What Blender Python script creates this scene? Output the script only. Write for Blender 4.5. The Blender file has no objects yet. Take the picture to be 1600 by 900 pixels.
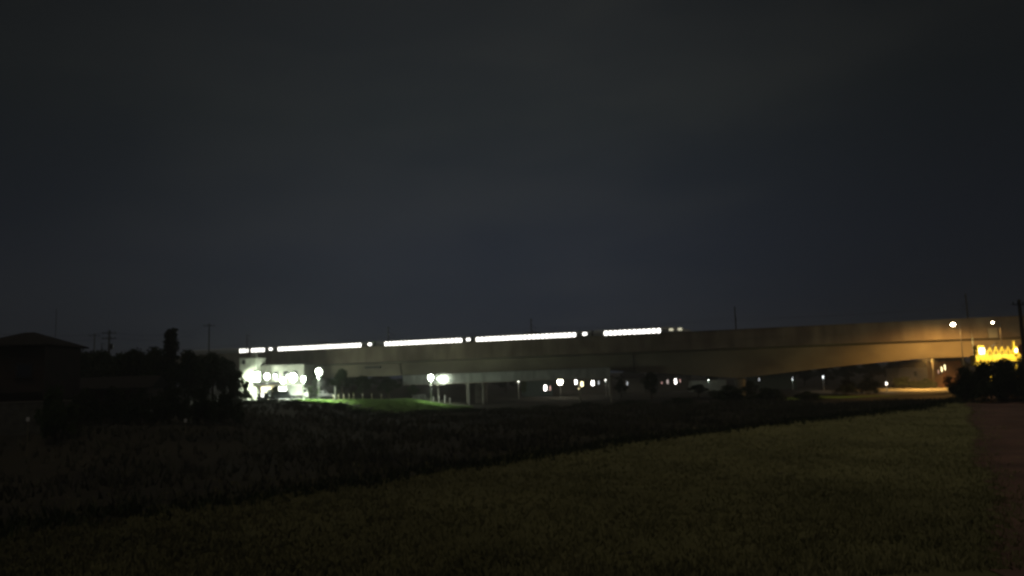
import bpy, bmesh, math, random
import numpy as np
from mathutils import Vector, Matrix
random.seed(7)
R = math.radians
SC = bpy.context.scene
COL = SC.collection

# ------------------------------------------------------------------ camera, sky, light, exposure
FPX = 1208.0                      # focal length in pixels of a 1600 px wide frame
CAM = Vector((0, 0, 6.4))
cam = bpy.data.objects.new('camera', bpy.data.cameras.new('camera'))
COL.objects.link(cam)
cam.data.lens = FPX / 1600 * 36
cam.data.sensor_width = 36
cam.data.clip_start = 0.1
cam.data.clip_end = 12000
cam.data.dof.use_dof = True       # hand-held phone, focus caught on something near
cam.data.dof.focus_distance = 6.0
cam.data.dof.aperture_fstop = 1.6
MC = Matrix.Rotation(R(90 + 6.42), 4, 'X') @ Matrix.Rotation(R(-1.79), 4, 'Z')
cam.matrix_world = Matrix.Translation(CAM) @ MC
SC.camera = cam

W = bpy.data.worlds.new('World'); SC.world = W; W.use_nodes = True
nt = W.node_tree; nt.nodes.clear()
out = nt.nodes.new('ShaderNodeOutputWorld'); bg = nt.nodes.new('ShaderNodeBackground')
tc = nt.nodes.new('ShaderNodeTexCoord'); sep = nt.nodes.new('ShaderNodeSeparateXYZ')
nt.links.new(tc.outputs['Generated'], sep.inputs[0])
ramp = nt.nodes.new('ShaderNodeValToRGB')      # height above the horizon -> night sky colour
e = ramp.color_ramp.elements
e[0].position = 0.0; e[0].color = (.0172, .0218, .0325, 1)
e[1].position = 0.55; e[1].color = (.0138, .0146, .0150, 1)
m = ramp.color_ramp.elements.new(0.16); m.color = (.0172, .0215, .0305, 1)
m = ramp.color_ramp.elements.new(0.32); m.color = (.0160, .0196, .0225, 1)
nt.links.new(sep.outputs['Z'], ramp.inputs[0])
mp = nt.nodes.new('ShaderNodeMapping'); mp.inputs['Scale'].default_value = (1.6, 1.6, 5.5)
mp.inputs['Location'].default_value = (.35, .2, .1)
nt.links.new(tc.outputs['Generated'], mp.inputs[0])
nz = nt.nodes.new('ShaderNodeTexNoise'); nz.inputs['Scale'].default_value = 1.3
nz.inputs['Detail'].default_value = 5; nz.inputs['Roughness'].default_value = .5
nt.links.new(mp.outputs[0], nz.inputs['Vector'])
cr = nt.nodes.new('ShaderNodeValToRGB')        # low cloud lit from the town, slightly warm
cr.color_ramp.elements[0].position = .46; cr.color_ramp.elements[0].color = (0, 0, 0, 1)
cr.color_ramp.elements[1].position = .72; cr.color_ramp.elements[1].color = (.0075, .0070, .0050, 1)
nt.links.new(nz.outputs['Fac'], cr.inputs[0])
add = nt.nodes.new('ShaderNodeMix'); add.data_type = 'RGBA'; add.blend_type = 'ADD'; add.inputs[0].default_value = 1
nt.links.new(ramp.outputs[0], add.inputs[6]); nt.links.new(cr.outputs[0], add.inputs[7])
gx = nt.nodes.new('ShaderNodeMapRange')        # darker away from the town glow, to the east
gx.inputs['From Min'].default_value = .02; gx.inputs['From Max'].default_value = .58; gx.interpolation_type = 'SMOOTHSTEP'
gx.inputs['To Min'].default_value = 1.0; gx.inputs['To Max'].default_value = .40
nt.links.new(sep.outputs['X'], gx.inputs['Value'])
gl = nt.nodes.new('ShaderNodeMapRange')
gl.inputs['From Min'].default_value = -.62; gl.inputs['From Max'].default_value = -.08; gl.interpolation_type = 'SMOOTHSTEP'
gl.inputs['To Min'].default_value = .46; gl.inputs['To Max'].default_value = 1.0
nt.links.new(sep.outputs['X'], gl.inputs['Value'])
mul = nt.nodes.new('ShaderNodeMath'); mul.operation = 'MULTIPLY'
nt.links.new(gx.outputs[0], mul.inputs[0]); nt.links.new(gl.outputs[0], mul.inputs[1])
nt.links.new(add.outputs[2], bg.inputs['Color']); nt.links.new(mul.outputs[0], bg.inputs['Strength'])
nt.links.new(bg.outputs[0], out.inputs[0])

sun = bpy.data.objects.new('town_glow_sun', bpy.data.lights.new('town_glow_sun', 'SUN'))
COL.objects.link(sun)
sun.data.energy = .27; sun.data.angle = R(40); sun.data.color = (1, .84, .60)
sun.rotation_euler = (R(12), 0, R(-12))

SC.view_settings.view_transform = 'Standard'; SC.view_settings.look = 'None'
SC.view_settings.exposure = 0; SC.view_settings.gamma = 1
SC.cycles.use_denoising = True
SC.cycles.max_bounces = 4
SC.cycles.pixel_filter_type = 'BLACKMAN_HARRIS'; SC.cycles.filter_width = 2.0

def at(px, py, Y):
    v = MC.to_3x3() @ Vector(((px - 800) / FPX, (450 - py) / FPX, -1))
    return CAM + v * (Y / v.y)
def horiz(px, Y): return at(px, 586, Y).x
def sm(a, b, t):
    t = np.clip((t - a) / (b - a), 0, 1); return t * t * (3 - 2 * t)
def terrain(x, y):
    x = np.asarray(x, float); y = np.asarray(y, float)
    left = sm(-8, -24, x)
    z = left * (2.0 + .8 * sm(-24, -55, x)) * sm(146, 160, y)
    z2 = 2.5 * sm(-22, -42, x) * sm(58, 72, y)
    z3 = 2.6 * sm(72, 84, x) * sm(112, 124, y) * (1 - sm(134, 142, y))
    bump = .10 * np.sin(x * .21 + 1.3) * np.sin(y * .17) + .06 * np.sin(x * .53 + y * .31)
    return np.maximum(np.maximum(z, z2), z3) + bump * sm(400, 200, y)
def tz(x, y): return float(terrain(x, y))

# ------------------------------------------------------------------ materials
MATS = {}
def mat(name, col, rough=.8, col2=None, scale=3.0, metal=0.0, emit=None, es=0.0, stretch=(1, 1, 1), detail=6, bump=0.0, lo=.35, hi=.65):
    if name in MATS: return MATS[name]
    m = bpy.data.materials.new(name); m.use_nodes = True; n = m.node_tree
    b = n.nodes['Principled BSDF']
    b.inputs['Roughness'].default_value = rough; b.inputs['Metallic'].default_value = metal
    b.inputs['Base Color'].default_value = (*col, 1)
    t = n.nodes.new('ShaderNodeTexCoord'); mpn = n.nodes.new('ShaderNodeMapping'); mpn.inputs['Scale'].default_value = stretch
    no = n.nodes.new('ShaderNodeTexNoise'); no.inputs['Scale'].default_value = scale; no.inputs['Detail'].default_value = detail
    n.links.new(t.outputs['Object'], mpn.inputs[0]); n.links.new(mpn.outputs[0], no.inputs['Vector'])
    r = n.nodes.new('ShaderNodeValToRGB')
    c2 = col2 or tuple(c * .72 for c in col)
    r.color_ramp.elements[0].position = lo; r.color_ramp.elements[0].color = (*c2, 1)
    r.color_ramp.elements[1].position = hi; r.color_ramp.elements[1].color = (*col, 1)
    n.links.new(no.outputs['Fac'], r.inputs[0]); n.links.new(r.outputs[0], b.inputs['Base Color'])
    if bump:
        bp = n.nodes.new('ShaderNodeBump'); bp.inputs['Strength'].default_value = bump
        n.links.new(no.outputs['Fac'], bp.inputs['Height']); n.links.new(bp.outputs[0], b.inputs['Normal'])
    if emit:
        b.inputs['Emission Color'].default_value = (*emit, 1); b.inputs['Emission Strength'].default_value = es
    MATS[name] = m; return m
def lamp_mat(name, c, s): return mat(name, (.8, .8, .8), .4, emit=c, es=s)

concrete = mat('concrete', (.36, .34, .29), .85, (.24, .22, .19), .35, stretch=(.5, 1, 1.6), bump=.1)
concrete_panel = mat('panel_concrete', (.27, .23, .175), .85, (.15, .12, .095), .5, stretch=(.8, 1, .25))
girder_mat = mat('girder_concrete', (.40, .355, .265), .85, (.24, .21, .16), .22, stretch=(.5, 1, .8), bump=.1)
steel = mat('galvanised_steel', (.35, .36, .36), .5, metal=.6)
dark_steel = mat('dark_steel', (.06, .06, .065), .5, metal=.3)
pole_grey = mat('pole_grey', (.45, .46, .44), .6)
train_paint = mat('train_paint', (.28, .30, .32), .35)
train_dark = mat('train_underside', (.04, .04, .045), .7)
cabin_glow = lamp_mat('cabin_light', (1, .97, .88), 4.2)
cab_glow = lamp_mat('cab_light', (.9, .85, .6), .75)
glass = mat('dark_glass', (.02, .022, .025), .08)
leaf_a = mat('foliage', (.055, .085, .028), .7, (.03, .05, .018), 1.5)
leaf_b = mat('dark_foliage', (.03, .045, .02), .75, (.018, .028, .012), 1.5)
leaf_c = mat('conifer_foliage', (.025, .04, .022), .8, (.015, .025, .014), 2)
bark = mat('bark', (.07, .055, .04), .9)
field_mat = mat('field_grass', (.25, .245, .115), .95, (.14, .14, .065), .16, stretch=(1, .6, 1), detail=9, lo=.30, hi=.70)
soil = mat('ploughed_soil', (.050, .046, .036), .95, (.020, .019, .017), .12, stretch=(1, .6, 1), detail=8)
lawn_mat = mat('lawn_green', (.12, .20, .05), .9, (.06, .11, .02), .8, detail=9)
asphalt = mat('asphalt', (.06, .06, .058), .85, (.04, .04, .04), 2)
pave = mat('pale_paving', (.20, .19, .16), .85, (.12, .12, .10), 1.2)
plaster = mat('pale_plaster', (.62, .64, .55), .8, (.45, .47, .40), .7)
plaster2 = mat('grey_plaster', (.34, .34, .30), .85, (.24, .24, .21), .9)
far_wall = mat('far_house_wall', (.20, .19, .17), .85)
red_wall = mat('reddish_wall', (.055, .035, .03), .85, (.035, .025, .022), .6)
tile = mat('roof_tile', (.024, .022, .024), .9, (.015, .014, .016), 3)
wood = mat('weathered_wood', (.26, .22, .13), .8)
white_paint = mat('white_paint', (.8, .8, .8), .4, (.74, .74, .74))
black_paint = mat('dark_car_paint', (.05, .055, .06), .25)
rubber = mat('rubber', (.02, .02, .02), .8)
yellow = mat('yellow_paint', (.80, .56, .05), .6, (.48, .32, .03), .9)
block = mat('block_wall_concrete', (.13, .13, .115), .9, (.07, .07, .06), 1.5)

for _m in (soil, field_mat, lawn_mat, leaf_a, leaf_b, leaf_c, tile, bark, pave):
    _m.node_tree.nodes['Principled BSDF'].inputs['Specular IOR Level'].default_value = .08
# the near field gets paler to the east and with distance
tuft_mat = mat('tuft_straw', (.38, .37, .18), .95, (.22, .22, .10), .3)
for _m in (field_mat, tuft_mat):
    _n = _m.node_tree; _b = _n.nodes['Principled BSDF']; _l = _b.inputs['Base Color'].links[0]; _src = _l.from_socket
    _t = _n.nodes.new('ShaderNodeTexCoord'); _no = _n.nodes.new('ShaderNodeTexNoise'); _no.inputs['Scale'].default_value = .045; _no.inputs['Detail'].default_value = 3
    _s = _n.nodes.new('ShaderNodeSeparateXYZ'); _n.links.new(_t.outputs['Object'], _s.inputs[0]); _n.links.new(_t.outputs['Object'], _no.inputs['Vector'])
    _a = _n.nodes.new('ShaderNodeMath'); _a.operation = 'MULTIPLY_ADD'; _a.inputs[1].default_value = 45; _n.links.new(_no.outputs['Fac'], _a.inputs[0]); _d = _n.nodes.new('ShaderNodeMath'); _d.operation = 'MULTIPLY_ADD'; _d.inputs[1].default_value = .5; _n.links.new(_s.outputs['Y'], _d.inputs[0]); _n.links.new(_s.outputs['X'], _d.inputs[2]); _n.links.new(_d.outputs[0], _a.inputs[2])
    _r = _n.nodes.new('ShaderNodeMapRange'); _r.inputs['From Min'].default_value = 14; _r.inputs['From Max'].default_value = 100; _r.inputs['To Min'].default_value = .28; _r.inputs['To Max'].default_value = 1.2
    _n.links.new(_a.outputs[0], _r.inputs['Value'])
    _x = _n.nodes.new('ShaderNodeMix'); _x.data_type = 'RGBA'; _x.blend_type = 'MULTIPLY'; _x.inputs[0].default_value = 1
    _n.links.new(_src, _x.inputs[6]); _n.links.new(_r.outputs[0], _x.inputs[7]); _n.links.new(_x.outputs[2], _b.inputs['Base Color'])

# ------------------------------------------------------------------ mesh helpers
class MB:
    def __init__(s): s.v = []; s.f = []
    def add(s, vs, fs):
        o = len(s.v); s.v += [tuple(v) for v in vs]; s.f += [tuple(i + o for i in f) for f in fs]; return s
    def box(s, c, d, rz=0.0, taper=1.0):
        cx, cy, cz = c; hx, hy, hz = d[0] / 2, d[1] / 2, d[2] / 2; ca, sa = math.cos(rz), math.sin(rz); vs = []
        for z, k in ((-hz, 1), (hz, taper)):
            for x, y in ((-hx, -hy), (hx, -hy), (hx, hy), (-hx, hy)):
                vs.append((cx + (x * ca - y * sa) * k, cy + (x * sa + y * ca) * k, cz + z))
        return s.add(vs, [(0, 3, 2, 1), (4, 5, 6, 7), (0, 1, 5, 4), (1, 2, 6, 5), (2, 3, 7, 6), (3, 0, 4, 7)])
    def tube(s, a, b, r0, r1=None, n=8):
        a = Vector(a); b = Vector(b); r1 = r0 if r1 is None else r1; d = (b - a).normalized()
        u = d.orthogonal().normalized(); w = d.cross(u); vs = []
        for p, r in ((a, r0), (b, r1)):
            for i in range(n):
                t = 2 * math.pi * i / n; vs.append(p + (u * math.cos(t) + w * math.sin(t)) * r)
        fs = [(i, (i + 1) % n, n + (i + 1) % n, n + i) for i in range(n)]
        fs += [tuple(range(n))[::-1], tuple(range(n, 2 * n))]
        return s.add(vs, fs)
    def ball(s, c, r, n=12, m=8, sz=1.0):
        vs = []; fs = []
        for j in range(1, m):
            ph = math.pi * j / m
            for i in range(n):
                t = 2 * math.pi * i / n
                vs.append((c[0] + r * math.sin(ph) * math.cos(t), c[1] + r * math.sin(ph) * math.sin(t), c[2] + r * sz * math.cos(ph)))
        top = len(vs); vs.append((c[0], c[1], c[2] + r * sz)); vs.append((c[0], c[1], c[2] - r * sz))
        for j in range(m - 2):
            for i in range(n):
                a = j * n + i; b = j * n + (i + 1) % n; fs.append((a, a + n, b + n, b))
        for i in range(n):
            fs.append((top, i, (i + 1) % n)); fs.append((top + 1, (m - 2) * n + (i + 1) % n, (m - 2) * n + i))
        return s.add(vs, fs)
    def sweep(s, secs):
        """secs: list of rings (same count) of 3D points; closed profile, capped."""
        n = len(secs[0]); vs = [p for r in secs for p in r]; fs = []
        for j in range(len(secs) - 1):
            for i in range(n):
                fs.append((j * n + i, j * n + (i + 1) % n, (j + 1) * n + (i + 1) % n, (j + 1) * n + i))
        fs.append(tuple(range(n))[::-1]); fs.append(tuple(range((len(secs) - 1) * n, len(secs) * n)))
        return s.add(vs, fs)
    def extr(s, prof, x0, x1):      # profile in (y,z) along x
        return s.sweep([[(x0, y, z) for y, z in prof], [(x1, y, z) for y, z in prof]])
    def mesh(s, name, m, smooth=False, bevel=0):
        me = bpy.data.meshes.new(name); me.from_pydata(s.v, [], s.f); me.materials.append(m)
        bm = bmesh.new(); bm.from_mesh(me); bmesh.ops.recalc_face_normals(bm, faces=bm.faces)
        if bevel: bmesh.ops.bevel(bm, geom=list(bm.edges), offset=bevel, segments=2, affect='EDGES', profile=.5)
        bm.to_mesh(me); bm.free()
        if smooth: me.shade_smooth()
        return me
    def build(s, name, m, parent=None, loc=(0, 0, 0), **k):
        o = bpy.data.objects.new(name, s.mesh(name, m, **k)); COL.objects.link(o); o.location = loc
        if parent is not None: o.parent = parent
        return o
def tag(o, label, cat, group=None, kind=None):
    if label: o['label'] = label
    if cat: o['category'] = cat
    if group: o['group'] = group
    if kind: o['kind'] = kind
    return o
def empty(name, loc, rz=0, label=None, cat=None, group=None):
    o = bpy.data.objects.new(name, None); COL.objects.link(o); o.location = loc; o.rotation_euler = (0, 0, rz)
    return tag(o, label, cat, group)
def part(name, me, parent, loc=(0, 0, 0), rz=0):
    o = bpy.data.objects.new(name, me); COL.objects.link(o); o.parent = parent; o.location = loc; o.rotation_euler = (0, 0, rz); return o
def copy_tree(o, parent=None):
    c = o.copy(); COL.objects.link(c); c.parent = parent
    for ch in list(o.children): copy_tree(ch, c)
    return c
def light(name, parent, loc, power, color, radius=.25, spot=None, rot=(0, 0, 0), blend=.6):
    L = bpy.data.lights.new(name, 'SPOT' if spot else 'POINT'); L.energy = power; L.color = color; L.shadow_soft_size = radius
    if spot: L.spot_size = R(spot); L.spot_blend = blend
    o = bpy.data.objects.new(name, L); COL.objects.link(o); o.parent = parent; o.location = loc; o.rotation_euler = rot; return o
def structure(o): o['kind'] = 'structure'; return o

# ------------------------------------------------------------------ ground
def grid_sheet(name, xs, ys, m, dz=0.0, inside=None, warp=None):
    X, Y = np.meshgrid(xs, ys); Z = terrain(X, Y) + dz
    if warp: X, Y = warp(X, Y); Z = terrain(X, Y) + dz
    nx, ny = len(xs), len(ys)
    v = np.stack([X, Y, Z], -1).reshape(-1, 3)
    j, i = np.meshgrid(np.arange(ny - 1), np.arange(nx - 1), indexing='ij')
    a = (j * nx + i).reshape(-1); f = np.stack([a, a + 1, a + 1 + nx, a + nx], 1)
    if inside is not None:
        c = v[f].mean(1); f = f[inside(c[:, 0], c[:, 1])]
    me = bpy.data.meshes.new(name); me.from_pydata(v.tolist(), [], f.tolist()); me.materials.append(m); me.shade_smooth()
    o = bpy.data.objects.new(name, me); COL.objects.link(o); return structure(o)
xs = np.concatenate([np.array([-6000, -3000, -1500, -800, -500]), np.arange(-360, 361, 2.5), np.array([500, 800, 1500, 3000, 6000])])
ys = np.concatenate([np.array([-600, -200, -60, -20]), np.arange(0, 420, 2.5), np.array([450, 520, 650, 900, 1500, 3000, 7000])])
grid_sheet('ground', xs, ys, soil)
def field_in(x, y):                     # near grass field: everything to the camera's right of a diagonal edge
    edge = x * .92 + 60.5
    far = 2.6 * np.sin(x * .09) + 1.3 * np.sin(x * .41 + 1) + 1.1 * np.sin(x * 1.27 + y * .6) + .8 * np.sin(x * 2.9)
    return (y < edge + far) & (y > 4)
grid_sheet('field', np.arange(-60, 150, .8), np.arange(0, 150, .8), field_mat, .03, field_in)
grid_sheet('lawn', np.arange(-46, -9, 1.0), np.arange(146, 171, 1.0), lawn_mat, .04)
grid_sheet('car_park', np.arange(-72, -43, 1.0), np.arange(156, 182, 1.0), asphalt, .06)
grid_sheet('path', np.arange(-44, -8, 1.0), np.arange(164.4, 168.6, 1.0), pave, .07)
grid_sheet('road', np.arange(70, 135, 1.5), np.arange(157, 200, 1.5), pave, .05)
grid_sheet('verge', np.arange(52, 76, 1.5), np.arange(150, 163, 1.5), lawn_mat, .05)

# grass tufts on the field, ragged weeds on its far edge
def tufts(name, pts, hmin, hmax, w, m, label, blades=4, seed=1):
    rg = np.random.default_rng(seed); n = len(pts)
    P = np.repeat(pts, blades, 0); k = len(P)
    P = P + np.c_[rg.normal(0, .10, (k, 2)), np.zeros(k)]
    h = rg.uniform(hmin, hmax, k); a = rg.uniform(0, 2 * np.pi, k); ln = rg.normal(0, .35, (k, 2)) * h[:, None]
    dx = np.c_[np.cos(a), np.sin(a), np.zeros(k)] * (w * rg.uniform(.6, 1.4, k))[:, None]
    top = P + np.c_[ln, h]
    V = np.stack([P - dx, P + dx, top], 1).reshape(-1, 3)
    F = np.arange(3 * k).reshape(-1, 3)
    me = bpy.data.meshes.new(name); me.vertices.add(len(V)); me.vertices.foreach_set('co', V.reshape(-1))
    me.loops.add(3 * k); me.loops.foreach_set('vertex_index', F.reshape(-1))
    me.polygons.add(k); me.polygons.foreach_set('loop_start', np.arange(0, 3 * k, 3)); me.polygons.foreach_set('loop_total', np.full(k, 3))
    me.update(); me.materials.append(m)
    o = bpy.data.objects.new(name, me); COL.objects.link(o); tag(o, label, 'grass', None, 'stuff'); return o
rg = np.random.default_rng(3)
r = 24 + 110 * rg.random(80000) ** 1.35; t = rg.uniform(-.70, .75, 80000)
x = r * t; y = r; ok = (x < y * .57 + .9 + .4 * np.sin(y * .2) + np.abs(rg.normal(0, 1.3, len(x)))) & field_in(x, y - np.abs(rg.normal(0, 6.0, len(x))) * (rg.random(len(x)) < .7))
clump = np.sin(x * .7 + 2 * np.sin(y * .3)) + np.sin(y * .55 + x * .2) + rg.normal(0, 1.1, len(x)) > -1.9
ok &= clump; x = x[ok]; y = y[ok]
tufts('field_tuft_grass', np.c_[x, y, terrain(x, y)],   .08, .28, .035, tuft_mat, 'pale rough grass growing over the near field', 4, 5)
x = rg.uniform(-40, 100, 5000); y = x * .92 + 60.5 + 2.2 * np.sin(x * .09) + rg.normal(0, 2.0, 5000) + .3
tufts('edge_weeds', np.c_[x, y, terrain(x, y)], .15, .55, .06, leaf_b, 'dark weeds along the far edge of the near field', 4, 6)
grid_sheet('reflection_tint_strip', np.arange(10, 120, .8), np.arange(8, 140, .8), mat('reflection_red', (.19, .105, .08), .95, (.10, .055, .045), .25, detail=8), .06, lambda x, y: (x > y * .57 + .9 + .4 * np.sin(y * .2)) & (x < y * .555 + 60) & (y < x * .92 + 58))  # reddish window reflection painted into the ground colour
q = rg.uniform(0, 1, 26000); x = rg.uniform(-75, 95, 26000); y = x * .92 + 60.5 + q * np.maximum(4, 147 - (x * .92 + 60.5)); ok = (y < np.where(x > 50, 128, 150)) & (y > 30) & (np.sin(x * .35 + 2 * np.sin(y * .2)) + rg.normal(0, .8, 26000) > -.3)
x = x[ok]; y = y[ok]
tufts('undergrowth', np.c_[x, y, terrain(x, y)], .25, .9, .06, mat('undergrowth_leaf', (.075, .075, .045), .9, (.025, .028, .018), .15), 'rough dark undergrowth between the near field and the viaduct', 5, 8)
x = rg.uniform(-46, -9, 9000); y = rg.uniform(146, 164, 9000)
tufts('lawn_grass', np.c_[x, y, terrain(x, y)], .10, .30, .05, mat('lawn_blade', (.13, .23, .05), .8, (.07, .13, .02), 1), 'green grass on the lamp lit bank', 3, 7)

# ------------------------------------------------------------------ viaduct
P0 = Vector((0, 177, 0)); VA = math.atan2(-.3366, .9417)
def s_of(px):
    m_ = (px - 800) / FPX; return 177 * m_ / (.9417 + .3366 * m_)
def on_track(s, off, z):            # local -> world
    return Vector((s * math.cos(VA) - off * math.sin(VA), 177 + s * math.sin(VA) + off * math.cos(VA), z))
via = empty('railway_viaduct', P0, VA, 'long grey concrete railway viaduct crossing the whole view behind the field', 'viaduct')
S0, S1 = -420, 330
ZT = 14.4
PIERS = [-189.1, -129.6, -70.1, -10.6, 48.9, 108.4, 167.9]
def bottom(s):
    d = min(abs(s - p) for p in (48.9, 167.9, 286)); return 7.15 - 2.9 * max(0, 1 - d / 36) ** 1.25
ss = np.arange(S0, S1 + .1, 3)
g = MB(); g.sweep([[(s, 1.75, 10.15), (s, 2.45, bottom(s)), (s, 8.85, bottom(s)), (s, 9.55, 10.15)] for s in ss]); g.build('box_girder', girder_mat, via)
g = MB(); g.extr([(0.05, 10.95), (.05, 10.62), (1.7, 10.15), (9.6, 10.15), (11.25, 10.62), (11.25, 10.95)], S0, S1); g.build('deck_slab', concrete, via)
for y0, y1 in ((0, .22), (11.08, 11.3)):
    g = MB()
    s = S0
    while s < S1:                    # precast parapet units with open joints
        g.box(((s + s + 9.97) / 2, (y0 + y1) / 2, (10.55 + 12.45) / 2), (9.955, .22, 1.9)); s += 10
    g.extr([(y0 - .06, 12.45), (y1 + .04, 12.45), (y1 + .04, 12.60), (y0 - .06, 12.60)], S0, S1)
    g.build('parapet', concrete_panel, via)
    g = MB(); s = S0
    while s < S1:
        g.box((s + 1, (y0 + y1) / 2, 13.45), (1.93, .10, 1.72)); g.box((s, (y0 + y1) / 2, 13.45), (.10, .20, 1.70))
        s += 2
    s = S0
    g.extr([(y0 - .02, 14.31), (y1 - .0, 14.31), (y1 - .0, 14.4), (y0 - .02, 14.4)], S0, S1)
    g.build('noise_panel', concrete_panel, via)
for ps in PIERS:
    b = bottom(ps); g = MB()
    prof = []
    for z, hw, hd in ((-1, 1.5, 2.3), (max(b - 2.0, .6), 1.5, 2.3), (b - .25, 1.9, 3.0), (b - .12, 1.9, 3.0)):
        ring = []
        for i in range(20):
            a = 2 * math.pi * i / 20; cx = math.copysign(abs(math.cos(a)) ** .5, math.cos(a)); cy = math.copysign(abs(math.sin(a)) ** .5, math.sin(a))
            ring.append((ps + hw * .62 * cx, 5.65 + hd * cy, z))
        prof.append(ring)
    g.sweep(prof)
    p = g.build('pier', concrete, via)
    for oy in (3.8, 7.5): MB().box((ps, oy, b - .06), (.8, .8, .115)).build('bearing', rubber, p)
for k, s in enumerate((-60, -30, 27)):
    g = MB(); g.tube((s, 1.55, 10.1), (s, 2.25, bottom(s) + .2), .09); g.build('drainpipe', dark_steel, via)
g = MB()
for oy in (3.9, 7.9):
    g.box(((S0 + S1) / 2, oy, 11.2), (S1 - S0, 2.3, .5))
g.build('track_slab', concrete, via)
g = MB()
for oy in (3.9, 7.9):
    for q in (-.72, .72): g.box(((S0 + S1) / 2, oy + q, 11.53), (S1 - S0, .08, .15))
g.build('rail', dark_steel, via)
# pale equipment box seen on the wall above the yellow platform
s = s_of(1546); g = MB(); g.box((s, -.30, 11.35), (1.5, .48, 1.7)); o = g.build('equipment_box', plaster2, via, bevel=.04)
g = MB(); g.box((s, -.30, 12.26), (1.7, .58, .08)); g.build('cover', steel, o)
# dark weather stain on the girder, stood in for by an added box
s = s_of(575); g = MB(); g.box((s, 1.55, 9.35), (4.2, .7, .5)); g.build('stain_box', dark_steel, via, bevel=.03)

# catenary masts on the deck
def mast_meshes():
    a = MB(); a.tube((0, 0, 10.9), (0, 0, 19.2), .17, .12, 10); a.box((0, 0, 11.0), (.6, .6, .25))
    b = MB(); b.tube((0, 0, 17.7), (0, 3.2, 17.2), .045); b.tube((0, 0, 16.3), (0, 3.0, 16.5), .045); b.tube((0, 3.0, 16.5), (0, 3.2, 17.2), .035); b.tube((0, 0, 18.9), (0, 1.0, 18.9), .05)
    c = MB(); c.ball((0, 0, 0), .11, 8, 5, 1.6)
    return a.mesh('mast', dark_steel), b.mesh('bracket', dark_steel), c.mesh('insulator', rubber)
MM = mast_meshes()
MASTPX = [(150, 'leftmost catenary mast, above the dark trees by the tiled house'), (378, 'catenary mast on the viaduct above the pale apartment block'), (600, 'catenary mast above the gap between the second and third lit train cars'),
          (825, 'catenary mast in front of the long middle row of train windows'), (1147, 'tall catenary mast just ahead of the train nose'), (1513, 'catenary mast between the two warm lamps at the right')]
for px, lb in MASTPX:
    e_ = empty('catenary_mast', on_track(s_of(px), 1.35, 0), VA, lb, 'mast', 'catenary masts along the viaduct')
    for nm, me in zip(('pole', 'bracket'), MM): part(nm, me, e_)
    for q in ((0, .4, 17.65), (0, .4, 16.32), (0, 1.0, 18.8)): part('insulator', MM[2], e_, q)
g = MB()
mp_ = [s_of(p) for p, _ in MASTPX]
pts = [mp_[0] - 60] + mp_ + [mp_[-1] + 45]
wr = bpy.data.objects.new('overhead_wire', None); COL.objects.link(wr); wr.location = P0; wr.rotation_euler = (0, 0, VA)
tag(wr, 'thin overhead wires strung between the masts over the track', 'wire')
gm, gc = MB(), MB()
for a, b in zip(pts[:-1], pts[1:]):
    N = 8
    for i in range(N):
        f0, f1 = i / N, (i + 1) / N
        z0 = 17.2 - 3.0 * f0 * (1 - f0); z1 = 17.2 - 3.0 * f1 * (1 - f1)
        gm.tube((a + (b - a) * f0, 4.55, z0), (a + (b - a) * f1, 4.55, z1), .013, n=5)
        gc.tube((a + (b - a) * f0, 4.5, 16.42), (a + (b - a) * f1, 4.5, 16.42), .012, n=5)
gm.build('messenger_wire', dark_steel, wr); gc.build('contact_wire', dark_steel, wr)

# ------------------------------------------------------------------ train on the near track
RZ = 11.62          # rail head
tr = empty('passenger_train', P0, VA, 'long passenger train with glowing white windows running along the viaduct', 'train')
def ring(x, w, h, z0=.25, sq=.42, cy=3.9):
    out_ = []
    for i in range(24):
        a = 2 * math.pi * i / 24
        cx = math.copysign(abs(math.cos(a)) ** sq, math.cos(a)); cz = math.copysign(abs(math.sin(a)) ** sq, math.sin(a))
        out_.append((x, cy + w / 2 * cx, RZ + z0 + h / 2 + h / 2 * cz))
    return out_
def win_mesh(w, h):
    g_ = MB(); pr = []
    for i in range(20):
        a = 2 * math.pi * i / 20
        pr.append((w / 2 * math.copysign(abs(math.cos(a)) ** .35, math.cos(a)), h / 2 * math.copysign(abs(math.sin(a)) ** .35, math.sin(a))))
    g_.sweep([[(x_, -.03, z_) for x_, z_ in pr], [(x_, 0, z_) for x_, z_ in pr]]); return g_.mesh('window', cabin_glow)
WM = win_mesh(.78, .98); WD = win_mesh(.95, .62); WDIM = win_mesh(.9, .55).copy(); WDIM.materials[0] = cab_glow
WZ = 14.98
joints = [s_of(355) - 18, s_of(411), s_of(576), s_of(729), s_of(919)]
rows = [[(363, 377), (381, 403)], [(423, 555)], [(591, 714)], [(735, 894)], [(937, 1028)]]
doors = [[412], [568], [723.5], [907.5], []]
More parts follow.
